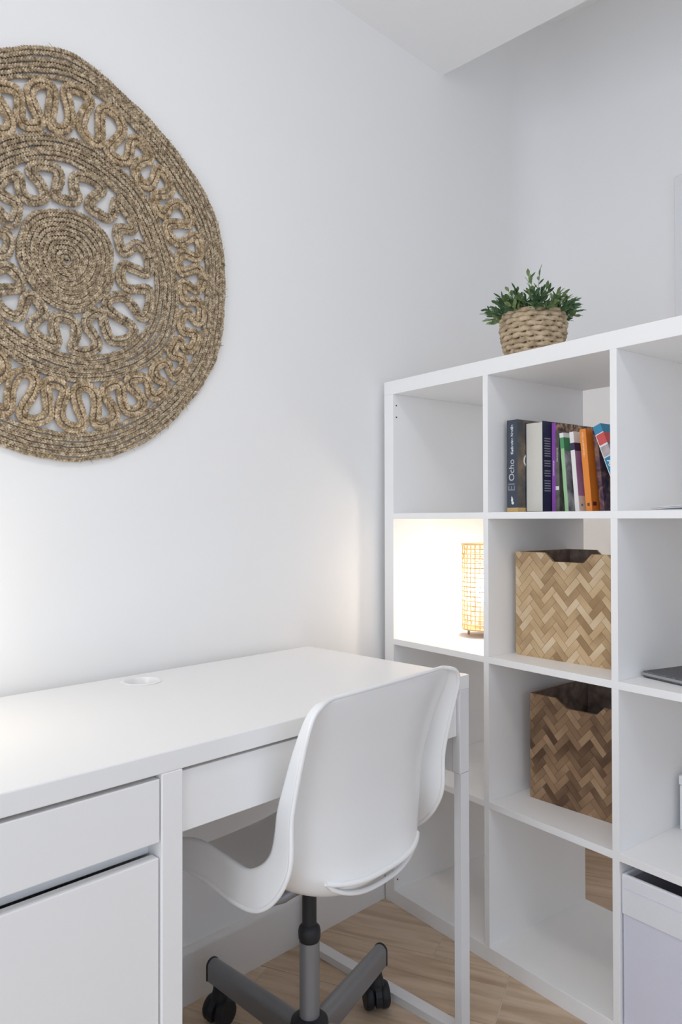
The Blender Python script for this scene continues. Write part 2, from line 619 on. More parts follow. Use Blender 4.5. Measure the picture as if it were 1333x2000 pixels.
# ------------------------------------------------------------------ swivel chair
H_LOC = (0.953, -0.402, 0.0)
H_ROT = R(4.5)
chair = tag(empty('swivel_chair', H_LOC, H_ROT), 'white plastic shell swivel chair on grey star base pushed under the desk', 'chair')
crease = [(-.190, .797), (-.176, .772), (-.150, .715), (-.130, .66), (-.116, .62), (-.110, .585), (-.10, .55), (-.078, .526), (-.045, .511), (-.011, .514), (.022, .521), (.065, .527), (.105, .522), (.15, .503), (.19, .475), (.205, .452)]
edge = [(-.198, .794), (-.196, .766), (-.182, .715), (-.168, .66), (-.159, .615), (-.159, .575), (-.156, .543), (-.142, .512), (-.120, .483), (-.092, .461), (-.06, .452), (-.01, .456), (.045, .468), (.11, .470), (.165, .455), (.192, .438)]
centre = [(-.200, .800), (-.193, .765), (-.180, .71), (-.170, .655), (-.164, .605), (-.164, .56), (-.168, .515), (-.174, .480), (-.150, .450), (-.10, .438), (-.04, .434), (.03, .437), (.09, .442), (.15, .448), (.19, .443), (.21, .430)]


def spline(pts, n):
    pts = np.array(pts, float)
    k = len(pts)
    out = []
    for s in np.linspace(0, k - 1, n):
        i = min(int(s), k - 2)
        f_ = s - i
        p0, p1, p2, p3 = pts[max(i - 1, 0)], pts[i], pts[i + 1], pts[min(i + 2, k - 1)]
        out.append(.5 * ((2 * p1) + (-p0 + p2) * f_ + (2 * p0 - 5 * p1 + 4 * p2 - p3) * f_ ** 2 + (-p0 + 3 * p1 - 3 * p2 + p3) * f_ ** 3))
    return np.array(out)


def resample(P, step):
    seg = np.linalg.norm(np.diff(P, axis=0), axis=1)
    s = np.concatenate([[0], np.cumsum(seg)])
    n = max(int(s[-1] / step), 4)
    q = np.linspace(0, s[-1], n)
    return np.stack([np.interp(q, s, P[:, k]) for k in range(P.shape[1])], 1), q


NR = 61
cre, edg, cen = spline(crease, NR), spline(edge, NR), spline(centre, NR)
tt = np.linspace(0, 1, 9)
WC, WE = .200, .212
cols = []
half = []
for q in tt:
    half.append(('c', q))
for q in (.12, .4, .7, 1.0):
    half.append(('f', q))
full = [(k, q, -1) for k, q in half[::-1]][:-1] + [(k, q, 1) for k, q in half]
bm = bmesh.new()
G = []
SLOT = 28                                                # row of the lower lip
for i in range(NR):
    row = []
    rowt = i / (NR - 1)
    td = max(0.0, .035 - .0062 * i)                       # rounded upper corners
    wtop = 1.0 - (.035 - math.sqrt(max(0, .035 ** 2 - td ** 2))) / .212
    wfront = 1.0 - .10 * max(0, (i - 52) / 8.0) ** 2
    for kind, q, sg in full:
        if kind == 'c':
            g = q ** 3.2
            a = WC * q
            bz = cen[i] + (cre[i] - cen[i]) * g
            if abs(i - SLOT) <= 1 and q < .72:            # flared lip of the slot
                fl = (1 - (q / .72) ** 2)
                bz = bz + np.array([-.007, -.002]) * fl * (1 if i == SLOT else .4)
        else:
            a = WC + (WE - WC) * q
            bz = cre[i] + (edg[i] - cre[i]) * q
        row.append(bm.verts.new((sg * a * wtop * wfront, bz[0], bz[1])))
    G.append(row)
rim_path = [G[i][0].co.copy() for i in range(NR - 1, 0, -1)] + [v.co.copy() for v in G[0]] + [G[i][-1].co.copy() for i in range(1, NR)]
for i in range(NR - 1):
    for j in range(len(full) - 1):
        q = max(full[j][1] if full[j][0] == 'c' else 9, full[j + 1][1] if full[j + 1][0] == 'c' else 9)
        if i in (SLOT,) and q <= .70:
            continue
        bm.faces.new((G[i][j], G[i][j + 1], G[i + 1][j + 1], G[i + 1][j]))
me = bm_mesh(bm)
sh = mobj('seat_shell', me, M_SHELL, chair, True)
so = sh.modifiers.new('s', 'SOLIDIFY')
so.thickness = .0055
so.offset = 0
so.use_rim = True
bv = sh.modifiers.new('v', 'SUBSURF')
bv.levels = 1
bv.render_levels = 1
# lip along the lower edge of the back and along the slot below it
ups, lows = [], []
for sg_q in np.linspace(-.64, .64, 25):
    fl = 1 - (abs(sg_q) / .64) ** 2
    g = abs(sg_q) ** 3.2
    b1 = cen[SLOT] + (cre[SLOT] - cen[SLOT]) * g
    ups.append((WC * sg_q, b1[0] - .004 - .006 * fl, b1[1] - .0))
    b2 = cen[SLOT + 3] + (cre[SLOT + 3] - cen[SLOT + 3]) * g
    f2 = fl ** .6
    lows.append((WC * sg_q, (b1[0] - .004) * (1 - f2) + (b2[0] - .012) * f2, b1[1] * (1 - f2) + (b2[1] - .004) * f2))
tube('back_lip', ups, .0048, M_SHELL, sh, 10)
tube('slot_lip', lows, .0042, M_SHELL, sh, 10)
rp, _ = resample(np.array(rim_path), .005)
rp = np.stack([np.convolve(np.pad(rp[:, k], 3, 'edge'), np.ones(7) / 7, 'valid') for k in range(3)], 1)
tube('edge_rim', rp, .0040, M_SHELL, sh, 10)
# seat bracket, lever, column
box('seat_bracket', -.05, .05, -.045, .07, .412, .434, M_GREYM, chair, .006)
tube('lever', [(-.03, -.01, .424), (-.075, -.040, .428), (-.100, -.030, .420), (-.118, -.005, .411)], .0110, M_GREYM, chair, 12)
lathe('gas_lift', [(.0135, .28), (.0135, .414)], M_DARK, chair, 24)
lathe('collar', [(.0180, .2915), (.0205, .297), (.0210, .309), (.0195, .316), (.0150, .321), (.0140, .322)], M_DARK, chair, 28)
lathe('column', [(.0185, .10), (.0190, .2915)], M_GREYM, chair, 28)
lathe('hub', [(.030, .072), (.036, .078), (.0375, .13), (.034, .146), (.026, .152), (.0192, .153)], M_DARK, chair, 32)
leg_me = cap_me = cst = None
base_ang = R(16.0)
hx, hy = H_LOC[0], H_LOC[1]


def leg_mesh():
    # arched steel tube: inverted-U cross-section from the hub out to the caster
    bm = bmesh.new()
    rings = []
    for s in np.linspace(0.025, 0.312, 8):
        f_ = (s - .025) / .287
        hw = .0165 - .0015 * f_
        zt = .140 - .012 * f_
        zb = .088 - .004 * f_
        sec = [(-hw, zb), (-hw, zt - hw)] + [(hw * math.cos(R(180 - 180 * k / 8)), zt - hw + hw * math.sin(R(180 - 180 * k / 8))) for k in range(1, 8)] + [(hw, zt - hw), (hw, zb)]
        rings.append([bm.verts.new((s, y, z)) for y, z in sec])
    n = len(rings[0])
    for a, b in zip(rings[:-1], rings[1:]):
        for i in range(n):
            j = (i + 1) % n
            bm.faces.new((a[i], a[j], b[j], b[i]))
    bm.faces.new(rings[0][::-1])
    bm.faces.new(rings[-1])
    return bm_mesh(bm)


leg_me = leg_mesh()
bm = bmesh.new()
hw, zt, zb = .0158, .1292, .0832
sec = [(-hw, zb), (-hw, zt - hw)] + [(hw * math.cos(R(180 - 180 * k / 8)), zt - hw + hw * math.sin(R(180 - 180 * k / 8))) for k in range(1, 8)] + [(hw, zt - hw), (hw, zb)]
ra = [bm.verts.new((.3122, y, z)) for y, z in sec]
rb = [bm.verts.new((.3165, y, z)) for y, z in sec]
bm.faces.new(ra[::-1])
bm.faces.new(rb)
for i in range(len(sec)):
    j = (i + 1) % len(sec)
    bm.faces.new((ra[i], ra[j], rb[j], rb[i]))
cap_me = bm_mesh(bm)
bm = bmesh.new()
add_lathe(bm, [(.012, -.010), (.0245, -.009), (.0275, -.005), (.0275, .005), (.0245, .009), (.012, .010)], 24)
whl_me = bm_mesh(bm)
bm = bmesh.new()                                         # caster hood over the twin wheels
rings = []
for y in (-.0070, .0070):
    rings.append([bm.verts.new((.0315 * math.cos(R(a)), y, .0315 * math.sin(R(a)))) for a in range(-20, 201, 20)])
n = len(rings[0])
bm.faces.new(rings[0])
bm.faces.new(rings[1][::-1])
for i in range(n):
    j = (i + 1) % n
    bm.faces.new((rings[0][i], rings[0][j], rings[1][j], rings[1][i]))
add_lathe(bm, [(.0190, .018), (.0180, .030), (.0135, .044), (.0120, .0605)], 16)
hood_me = bm_mesh(bm)
for k in range(5):
    a = R(16.8 - 4.5 + 0.0) + k * 2 * PI / 5
    lg = mobj('leg', leg_me, M_GREYM, chair)
    lg.rotation_euler = (0, 0, a)
    if k == 0:
        shade_angle(lg, 40)
    ec = mobj('end_cap', cap_me, M_DARK, lg)
    ca = link(bpy.data.objects.new('caster', None), chair)
    bpy.data.objects.remove(ca)
    hd = mobj('caster', hood_me, M_DARK, chair)
    hd.location = (.290 * math.cos(a), .290 * math.sin(a), .0277)
    hd.rotation_euler = (0, 0, a + (R(40), R(100), R(75), R(-30), R(20))[k])
    for sg in (-1, 1):
        wh = mobj('wheel', whl_me, M_DARK, hd)
        wh.location = (0, sg * .0178, 0)
        wh.rotation_euler = (R(90), 0, 0)
shade_angle(bpy.data.objects['wheel'], 40)

# ------------------------------------------------------------------ woven wall hanging
def px_wall(x, y, Y=-0.008):
    d = C_F + C_R * ((x - 666.5) / F_PX) + C_U * ((1000 - y) / F_PX)
    s = (Y - CAM.y) / d.y
    p = CAM + d * s
    return np.array([p.x, p.z])


cW = px_wall(128, 508)


def polar(pts):
    q = np.array([px_wall(*p) - cW for p in pts])
    th = np.arctan2(q[:, 1], q[:, 0]) % (2 * PI)
    r = np.hypot(q[:, 0], q[:, 1])
    o = np.argsort(th)
    th, r = th[o], r[o]

    def f_(a):
        v = np.interp(np.asarray(a) % (2 * PI), th, r, period=2 * PI)
        v1 = np.interp((np.asarray(a) + .08) % (2 * PI), th, r, period=2 * PI)
        v2 = np.interp((np.asarray(a) - .08) % (2 * PI), th, r, period=2 * PI)
        return (v + v1 + v2) / 3
    return f_


B0 = polar([(108, 401), (227, 475), (227, 534), (144, 615), (61, 563), (29, 464), (54, 410), (190, 425), (200, 585)])
B1 = polar([(126, 316), (18, 334), (169, 338), (223, 374), (284, 475), (302, 534), (288, 631), (216, 689), (162, 696), (83, 671), (22, 635)])
B2 = polar([(0, 270), (101, 259), (173, 280), (230, 324), (281, 370), (317, 446), (346, 534), (346, 624), (331, 682), (252, 732), (180, 746), (108, 739), (29, 703)])
B3 = polar([(0, 162), (50, 154), (115, 158), (169, 172), (234, 223), (299, 302), (346, 367), (382, 439), (400, 498), (400, 570), (393, 653), (371, 710), (324, 768), (252, 818), (173, 844), (72, 833), (0, 811)])
B4 = polar([(0, 95), (47, 88), (94, 87), (137, 97), (173, 122), (230, 176), (288, 226), (346, 295), (389, 356), (418, 410), (436, 482), (440, 534), (438, 606), (425, 696), (367, 790), (288, 862), (187, 899), (126, 903), (58, 890), (0, 871)])


def braid(P2, ybase=-.0075, step=.0026, wl=.0190, A=.0029, Bd=.0022, rad=.0021, ph=0.0):
    """three plaited straw strands along a planar path (x,z)"""
    P, s = resample(P2, step)
    Tn = np.gradient(P, axis=0)
    Tn /= np.linalg.norm(Tn, axis=1)[:, None] + 1e-12
    Nn = np.stack([-Tn[:, 1], Tn[:, 0]], 1)
    out = []
    wob = .0007 * np.sin(s * 71 + ph) + .0005 * np.sin(s * 173 + 2 * ph)
    for k in range(3):
        f_ = 2 * PI * s / wl + 2 * PI * k / 3 + ph
        lat = A * np.sin(f_) + wob
        dep = Bd * np.sin(2 * f_)
        X = P[:, 0] + Nn[:, 0] * lat
        Z = P[:, 1] + Nn[:, 1] * lat
        Y = ybase + dep + rng.normal(0, .00025, len(s))
        rr_ = rad * (1 + .16 * np.sin(s * 310 + k * 2 + ph)) + rng.normal(0, .00012, len(s))
        out.append(tube_arrays(np.stack([X, Y, Z], 1), rr_, 5, ref_axis=(0, 1, 0)))
    return out


def spiral(Ra, Rb, turns, th0=0.0, n_per=180):
    a = np.linspace(0, 2 * PI * turns, int(turns * n_per))
    f_ = a / (2 * PI * turns)
    # half a rope inside either boundary, one rope per turn
    lo_, hi_ = Ra(a + th0), Rb(a + th0)
    pitch = (hi_ - lo_) / turns
    r = lo_ + (a / (2 * PI)) * pitch * (turns - 1) / turns + pitch * .5
    return np.stack([cW[0] + r * np.cos(a + th0), cW[1] + r * np.sin(a + th0)], 1)


def rings(Ra, Rb, n, ph):
    """n closed rope rounds side by side between two boundaries"""
    out = []
    for k in range(n):
        a = np.linspace(0, 2 * PI, 260) + k * 1.3
        r = Ra(a) + (Rb(a) - Ra(a)) * (k + .5) / n
        r = r + .0006 * np.sin(a * 7 + k * 2.1)
        out += braid(np.stack([cW[0] + r * np.cos(a), cW[1] + r * np.sin(a)], 1), ph=ph + k * 1.7)
    return out


def loops(Ra, Rb, n, off, th0=0.0, gap=.0076):
    """meander of omega-shaped loops between two boundaries; off shifts a parallel rope"""
    s = np.linspace(0, n, n * 56)
    amp_t = (2 * PI / n)
    jit = .10 * np.sin(s * 2.1 + 1) + .07 * np.sin(s * 5.3)
    th = th0 + amp_t * (s + .20 * np.sin(4 * PI * s) + .05 * jit)
    mid = (Ra(th) + Rb(th)) / 2
    am = (Rb(th) - Ra(th)) / 2 - gap * 1.1
    c = np.cos(2 * PI * s + .25 * np.sin(s * 3.7))
    r = mid + am * np.sign(c) * np.abs(c) ** .8
    P = np.stack([cW[0] + r * np.cos(th), cW[1] + r * np.sin(th)], 1)
    P, q = resample(P, .003)
    ker = np.ones(5) / 5
    Pp = np.stack([np.convolve(np.pad(P[:, k], 2, 'edge'), ker, 'valid') for k in range(2)], 1)
    Tn = np.gradient(Pp, axis=0)
    Tn /= np.linalg.norm(Tn, axis=1)[:, None] + 1e-12
    return Pp + np.stack([-Tn[:, 1], Tn[:, 0]], 1) * off


def straw(name, a, b, c, sc=90.0):
    return ramp_mat(name, [(0.30, a), (0.5, b), (0.70, c)], sc, 0.75, stretch=(1, 1, 1), detail=4, bump=.3, spec=.2)


M_STRAW = straw('seagrass_straw', (.17, .122, .076), (.42, .325, .215), (.72, .60, .44), 120)
M_STRAW2 = straw('seagrass_straw_golden', (.19, .131, .074), (.47, .350, .216), (.76, .61, .43), 120)
hang = tag(empty('wall_hanging', (float(cW[0]), -.004, float(cW[1]))), 'large round braided seagrass mat with open loop rings hung on the wall', 'wall hanging')


def hang_part(name, parts, mt):
    me = arrays_mesh(name, parts)
    o = mobj(name, me, mt, hang, True)
    o.location = (-float(cW[0]), .004, -float(cW[1]))
    return o


zero = lambda a: np.zeros_like(np.asarray(a, float))
rope = .0096
n0 = float(np.mean(B0(np.linspace(0, 6.28, 60)))) / rope
hang_part('centre_coil', braid(spiral(zero, B0, round(n0)), ph=.3), M_STRAW)
pp = []
for off in (-.0057, .0057):
    pp += braid(loops(B0, B1, 12, off, .25), ph=off * 900, ybase=-.0090, A=.0035, rad=.0025)
hang_part('inner_loop_ring', pp, M_STRAW)
n1 = float(np.mean((B2(np.linspace(-1.3, 1.3, 60)) - B1(np.linspace(-1.3, 1.3, 60))))) / rope
hang_part('middle_band', rings(B1, B2, max(5, round(n1)), 1.1), M_STRAW)
pp = []
for off in (-.0060, .0060):
    pp += braid(loops(B2, B3, 27, off, .1), ph=off * 700, ybase=-.0092, A=.0036, rad=.0026)
hang_part('outer_loop_ring', pp, M_STRAW2)
n2 = float(np.mean((B4(np.linspace(-1.3, 1.3, 60)) - B3(np.linspace(-1.3, 1.3, 60))))) / rope
hang_part('outer_band', rings(B3, B4, max(5, round(n2)), 2.0), M_STRAW)
fib = []
for k in range(46):
    a = rng.uniform(-1.7, 1.7)
    r = float(B4(a)) - .003
    p = np.array([cW[0] + r * math.cos(a), -.008, cW[1] + r * math.sin(a)])
    ang = a + rng.uniform(.5, 1.4) * rng.choice([-1, 1])
    L = rng.uniform(.005, .014)
    dirv = np.array([math.cos(ang), rng.uniform(-.5, 0), math.sin(ang)])
    fib.append(tube_arrays(np.stack([p, p + dirv * L * .5, p + dirv * L + np.array([0, 0, -.002])]), np.array([.0007, .0006, .0003]), 4))
o = hang_part('stray_fibres', fib, M_STRAW2)
o['kind'] = 'stuff'

# ------------------------------------------------------------------ shelf contents: things placed in shelf coordinates (u along the front, d into it, z up)
Z_ROW = {1: US[3], 2: US[2], 3: US[1], 4: US[0]}          # top of the board of each row, counted from the top


def sthing(name, u, d, z, rot=0.0):
    e = empty(name, S(u, d, z), S_ROT + rot)
    return e


# --- woven table lamp in the second row
M_BAMBOO = ramp_mat('bamboo_strip', [(0.3, (.52, .34, .16)), (0.7, (.74, .54, .30))], 40, .6)
M_LEGW = mat('lamp_leg_wood', (.42, .26, .12), .5)
M_BULB, nt, b = new_mat('bulb_glow')
b.inputs['Base Color'].default_value = (1, .9, .75, 1)
b.inputs['Emission Color'].default_value = (1.0, .90, .77, 1)
b.inputs['Emission Strength'].default_value = 104.0
LR, LZ0, LZ1 = .058, .022, .262
lamp = tag(sthing('table_lamp', .153, .240, Z_ROW[2]), 'lit woven bamboo cylinder lamp on short legs inside the shelf', 'lamp')
parts = []
NV = 26
for k in range(NV):
    a = 2 * PI * k / NV
    z = np.linspace(LZ0, LZ1, 15)
    rr_ = LR + .0012 * np.cos(PI * np.arange(15) + PI * k)
    parts.append(tube_arrays(np.stack([rr_ * np.cos(a), rr_ * np.sin(a), z], 1), .0017, 4))
mobj('shade_ribs', arrays_mesh('shade_ribs', parts), M_BAMBOO, lamp)
parts = []
for k in range(19):
    z = LZ0 + (LZ1 - LZ0) * k / 18
    th = np.linspace(0, 2 * PI, 52, endpoint=False)
    rr_ = LR + .0012 * np.cos(NV / 2 * th + PI * k)
    rad = .0028 if k in (0, 18) else .0016
    parts.append(tube_arrays(np.stack([rr_ * np.cos(th), rr_ * np.sin(th), np.full(52, z)], 1), rad, 4, closed=True))
mobj('shade_hoops', arrays_mesh('shade_hoops', parts), M_BAMBOO, lamp)
lathe('lamp_base', [(.0575, .0195), (.0575, .0225)], M_LEGW, lamp, 28)
for k in range(3):
    a = R(200) + k * 2 * PI / 3
    bm = bmesh.new()
    add_lathe(bm, [(.0028, -.0205), (.0052, 0)], 12)
    o = mobj('leg', bm_mesh(bm), M_LEGW, lamp, True)
    o.location = (.044 * math.cos(a), .044 * math.sin(a), .0205)
lathe('lamp_socket', [(.014, .0225), (.014, .075), (.011, .085)], mat('socket_white', (.75, .74, .70), .5), lamp, 20)
bm = bmesh.new()
bmesh.ops.create_uvsphere(bm, u_segments=10, v_segments=6, radius=.023)
o = mobj('bulb', bm_mesh(bm), M_BULB, lamp, True)
o.location = (0, 0, .135)
o.scale = (1, 1, 1.9)

# --- second lamp on the desk, just out of the picture on the left: its glow lies on the wall
glo = tag(empty('globe_lamp', (.345, -.215, .75)), 'small white globe table lamp on the left end of the desk', 'lamp')
lathe('lamp_base', [(.048, 0), (.050, .004), (.046, .012), (.014, .018), (.010, .024), (.010, .14), (.022, .15)], M_BAMBOO, glo, 28)
M_GLOBE, nt, b = new_mat('globe_glow')
b.inputs['Base Color'].default_value = (.95, .92, .86, 1)
b.inputs['Emission Color'].default_value = (1.0, .90, .72, 1)
b.inputs['Emission Strength'].default_value = 6.0
bm = bmesh.new()
bmesh.ops.create_uvsphere(bm, u_segments=14, v_segments=8, radius=.062)
o = mobj('globe_shade', bm_mesh(bm), M_GLOBE, glo, True)
o.location = (0, 0, .205)

# --- round ceiling light added out of view to brighten desktop and floor
clp = tag(empty('ceiling_fill', (.50, -1.15, Z_C)), 'unseen round ceiling light added to brighten the room', 'lamp')
lathe('fill_plate', [(.20, -.018), (.20, 0)], M_WINF, clp, 40)
M_FILL, nt, b = new_mat('fill_glow')
b.inputs['Base Color'].default_value = (.95, .94, .92, 1)
b.inputs['Emission Color'].default_value = (1.0, .95, .88, 1)
b.inputs['Emission Strength'].default_value = 15.0
lathe('fill_diffuser', [(.001, -.075), (.09, -.070), (.15, -.055), (.185, -.035), (.19, -.018)], M_FILL, clp, 20, cap=False)

# --- potted plant on top
M_REED = ramp_mat('pot_reed', [(0.3, (.30, .215, .135)), (0.5, (.50, .385, .255)), (0.7, (.62, .50, .35))], 60, .7, bump=.3, spec=.2)
plant = tag(sthing('potted_plant', .432, .120, SW), 'small artificial green plant in a woven straw pot on top of the shelf', 'plant')
PH = .118


def pot_r(z):
    f_ = z / PH
    return .060 + .0185 * math.sin(min(1, f_ * 1.05) * PI * .58) - .004 * max(0, f_ - .75) * 4


bm = bmesh.new()
add_lathe(bm, [(pot_r(z) - .006, z) for z in np.linspace(0.0015, PH - .006, 8)] + [(pot_r(PH) - .010, PH - .006), (.001, PH - .014)], 30)
mobj('pot_liner', bm_mesh(bm), mat('pot_liner', (.16, .11, .065), .9), plant, True)
NW = 26
for k in range(9):
    z = .007 + k * (PH - .014) / 8.6
    th = np.linspace(0, 2 * PI, 130, endpoint=False)
    rr_ = pot_r(z) - .0022 + .0030 * np.cos(NW / 2 * th + PI * k)
    zz = z + .0012 * np.sin(NW / 2 * th + PI * k) + .0008 * np.sin(3 * th + k)
    V, Q = tube_arrays(np.stack([rr_ * np.cos(th), rr_ * np.sin(th), zz], 1), .0066, 6, closed=True)
    mobj('reed_strand', arrays_mesh('reed_strand', [(V, Q)]), M_REED, plant)
th = np.linspace(0, 2 * PI, 60, endpoint=False)
V, Q = tube_arrays(np.stack([(pot_r(PH) - .002) * np.cos(th), (pot_r(PH) - .002) * np.sin(th), np.full(60, PH - .003)], 1), .0062, 8, closed=True)
mobj('pot_rim', arrays_mesh('pot_rim', [(V, Q)]), M_REED, plant)
stakes = []
for k in range(NW):
    a = 2 * PI * (k + .5) / NW
    z = np.linspace(.002, PH - .003, 9)
    rr_ = np.array([pot_r(q) - .003 for q in z])
    stakes.append(tube_arrays(np.stack([rr_ * np.cos(a), rr_ * np.sin(a), z], 1), .0030, 5))
mobj('reed_stakes', arrays_mesh('reed_stakes', stakes), M_REED, plant)
M_LEAF = [ramp_mat('leaf_dark', [(0.3, (.045, .105, .048)), (0.7, (.11, .205, .085))], 30, .5, obj_random=.3),
          ramp_mat('leaf_light', [(0.3, (.12, .20, .07)), (0.7, (.27, .35, .15))], 30, .5, obj_random=.3)]


def leaf_faces(bm, p, dirv, L, w):
    dirv = dirv.normalized()
    side = dirv.cross(Vector((0, 0, 1)))
    if side.length < .05:
        side = Vector((1, 0, 0))
    side.normalize()
    side = Matrix.Rotation(rng.uniform(-1.2, 1.2), 3, dirv) @ side
    nrm = side.cross(dirv)
    pts = []
    for f_, ww in ((0, .12), (.3, .8), (.6, 1.0), (.85, .55)):
        c = p + dirv * (L * f_) + nrm * (-.16 * L * f_ * f_)
        pts.append((bm.verts.new(c - side * w * ww), bm.verts.new(c + nrm * w * .25), bm.verts.new(c + side * w * ww)))
    tip = bm.verts.new(p + dirv * L + nrm * (-.16 * L))
    for a, b in zip(pts[:-1], pts[1:]):
        bm.faces.new((a[0], a[1], b[1], b[0]))
        bm.faces.new((a[1], a[2], b[2], b[1]))
    bm.faces.new((pts[-1][0], pts[-1][1], tip))
    bm.faces.new((pts[-1][1], pts[-1][2], tip))


def sprig(ang, lean, L, mt, nl=11, base_r=.03, droop=.25):
    bm = bmesh.new()
    base = Vector((base_r * math.cos(ang) * lean, base_r * math.sin(ang) * lean, PH - .016))
    P = []
    for q in np.linspace(0, 1, 7):
        out = lean * L * q
        up = L * (q * math.sqrt(max(.05, 1 - lean * lean * .8)) - droop * lean * q * q)
        P.append(base + Vector((out * math.cos(ang), out * math.sin(ang), up)))
    V, Q = tube_arrays(np.array(P), np.linspace(.0012, .0007, 7), 4)
    vs = [bm.verts.new(v) for v in V]
    for q in Q:
        bm.faces.new([vs[i] for i in q])
    for k in range(nl):
        f_ = .30 + .70 * k / (nl - 1)
        i = min(int(f_ * 6), 5)
        p = P[i].lerp(P[i + 1], f_ * 6 - i)
        tn = (P[i + 1] - P[i]).normalized()
        az = k * 2.4 + ang * 3
        sd = Vector((math.cos(az), math.sin(az), .25)).normalized()
        dv = tn * .85 + sd * .75 if k < nl - 1 else tn
        leaf_faces(bm, p, dv, rng.uniform(.017, .025), rng.uniform(.0034, .0048))
    return mobj('sprig', bm_mesh(bm), mt, plant)


for k in range(84):
    a = k * 2.399 + rng.uniform(-.2, .2)
    lean = min(.97, .25 + .75 * math.sqrt((k % 28 + .5) / 28))
    sprig(a, lean, rng.uniform(.050, .076) + .016 * (1 - lean), M_LEAF[0 if rng.random() < .68 else 1], 10, .055)
for a, lean, L in ((.3, .12, .122), (2.4, .20, .112), (5.2, .42, .105), (3.4, .5, .10)):
    sprig(a, lean, L, M_LEAF[1], 9, .03, .05)

# --- books
M_PAGE = mat('book_pages', (.70, .68, .62), .8, .1, var=.06, vscale=400)


def text_mesh(body, size, bold=False):
    cu = bpy.data.curves.new('txt', 'FONT')
    cu.body = body
    cu.size = size
    cu.align_x = 'CENTER'
    cu.align_y = 'CENTER'
    cu.extrude = .00012
    cu.offset = .00035 if bold else .00012
    ob = link(bpy.data.objects.new('txt', cu))
    dg = bpy.context.evaluated_depsgraph_get()
    dg.update()
    me = bpy.data.meshes.new_from_object(ob.evaluated_get(dg))
    bpy.data.objects.remove(ob)
    bpy.data.curves.remove(cu)
    return me


def lettering(name, body, size, mt, parent, pos, e1, n, bold=False, length=None):
    me = text_mesh(body, size, bold)
    if length:
        xs = [v.co.x for v in me.vertices]
        k = length / (max(xs) - min(xs))
        for v in me.vertices:
            v.co.x *= k
            v.co.y *= k
    o = mobj(name, me, mt, parent)
    e1, n = Vector(e1), Vector(n)
    e2 = n.cross(e1)
    mm = Matrix.Identity(4)
    for i in range(3):
        mm[i][0], mm[i][1], mm[i][2], mm[i][3] = e1[i], e2[i], n[i], pos[i]
    o.matrix_local = mm
    return o


def col(name, c, rough=.45, **k):
    return mat('book_' + name, c, rough, .4, **k)


BG = 'books leaning together in the top row of the shelf'


def book(label, u0, d0, w, h, dep, lean, spine, front, back, pages_out=False, hard=.0016):
    """u0: left bottom corner of the spine; lean>0 tips the top to the left"""
    e = empty('book', (0, 0, 0))
    z0 = Z_ROW[1] + (w * math.sin(lean) if lean < 0 else 0)
    e.matrix_world = SM @ Matrix.Translation((u0, d0, z0)) @ Matrix.Rotation(-lean, 4, 'Y')
    tag(e, label, 'book', BG)
    ys, yp0, yp1 = (0, .0012, dep - .003) if not pages_out else (dep - .0015, .0015, dep - .002)
    box('spine', 0, w, ys, ys + .0015, 0, h, spine, e, .0004, 1)
    box('front_cover', w - hard * .6, w, 0, dep, 0, h, front, e, .0003, 1)
    box('back_cover', 0, hard * .6, 0, dep, 0, h, back, e, .0003, 1)
    box('pages', hard * .6, w - hard * .6, yp0 + (0 if pages_out else .0006), yp1, .002, h - .0025, M_PAGE, e, 0)
    return e


def band(parent, name, x0, x1, z0, z1, mt, face='spine', y0=0, y1=.02, w=None):
    """flat print: a thin colour field proud of the spine or of the front cover"""
    if face == 'spine':
        return box(name, x0, x1, -.00025, 0, z0, z1, mt, parent, 0)
    return box(name, w, w + .00025, y0, y1, z0, z1, mt, parent, 0)


def marks(parent, name, x0, wd_, z0, z1, mt):
    """small print too fine to read: short strokes along the spine"""
    bm = bmesh.new()
    z = z0
    while z < z1:
        hh = rng.uniform(.0012, .0024)
        add_box(bm, x0, x0 + wd_ * rng.uniform(.7, 1.0), -.0003, 0, z, z + hh)
        z += hh + rng.uniform(.0006, .0016)
    return mobj(name, bm_mesh(bm), mt, parent)


WHITE = mat('print_white', (.82, .82, .80), .6)
SLATE = col('slate', (.055, .07, .10))
FN, SN = (0, -1, 0), (1, 0, 0)
UPW, DNW = (0, 0, 1), (0, 0, -1)
# 1 dark slate hardback with gold foot
w = .0335
b1 = book('thick slate-blue book with a gold foot at the left end of the row', .402, .055, w, .226, .150, 0, SLATE,
          ramp_mat('cover_slate_art', [(0.35, (.06, .065, .07)), (0.55, (.16, .13, .10)), (0.7, (.34, .19, .11))], 22, .45), SLATE)
band(b1, 'foot_band', 0, w, 0, .011, mat('print_gold', (.62, .42, .17), .4))
band(b1, 'cover_foot_band', 0, w, 0, .011, mat('print_gold_b', (.62, .42, .17), .4), 'cover', 0, .15, w)
PGREY = mat('print_grey', (.55, .55, .54), .5)
lettering('title', 'Ocho', .026, PGREY, b1, (.0155, -.0004, .103), UPW, FN, False, .052)
lettering('title', 'El', .026, mat('print_dim', (.26, .27, .29), .5), b1, (.0155, -.0004, .0615), UPW, FN, False, .017)
lettering('author', 'Katherine Neville', .0135, WHITE, b1, (.0165, -.0004, .178), UPW, FN, True, .072)
bm = bmesh.new()
for ex, ez, ra, rb in ((.0160, .030, .0032, .0062), (.0178, .0225, .0040, .0036), (.0150, .0365, .0018, .0022)):
    vs_ = [bm.verts.new((ex + ra * math.cos(2 * PI * q / 14), -.0004, ez + rb * math.sin(2 * PI * q / 14))) for q in range(14)]
    bm.faces.new(vs_)
mobj('emblem', bm_mesh(bm), WHITE, b1)
lettering('cover_letter', 'O', .045, WHITE, b1, (w + .0002, .038, .125), (0, 1, 0), SN)
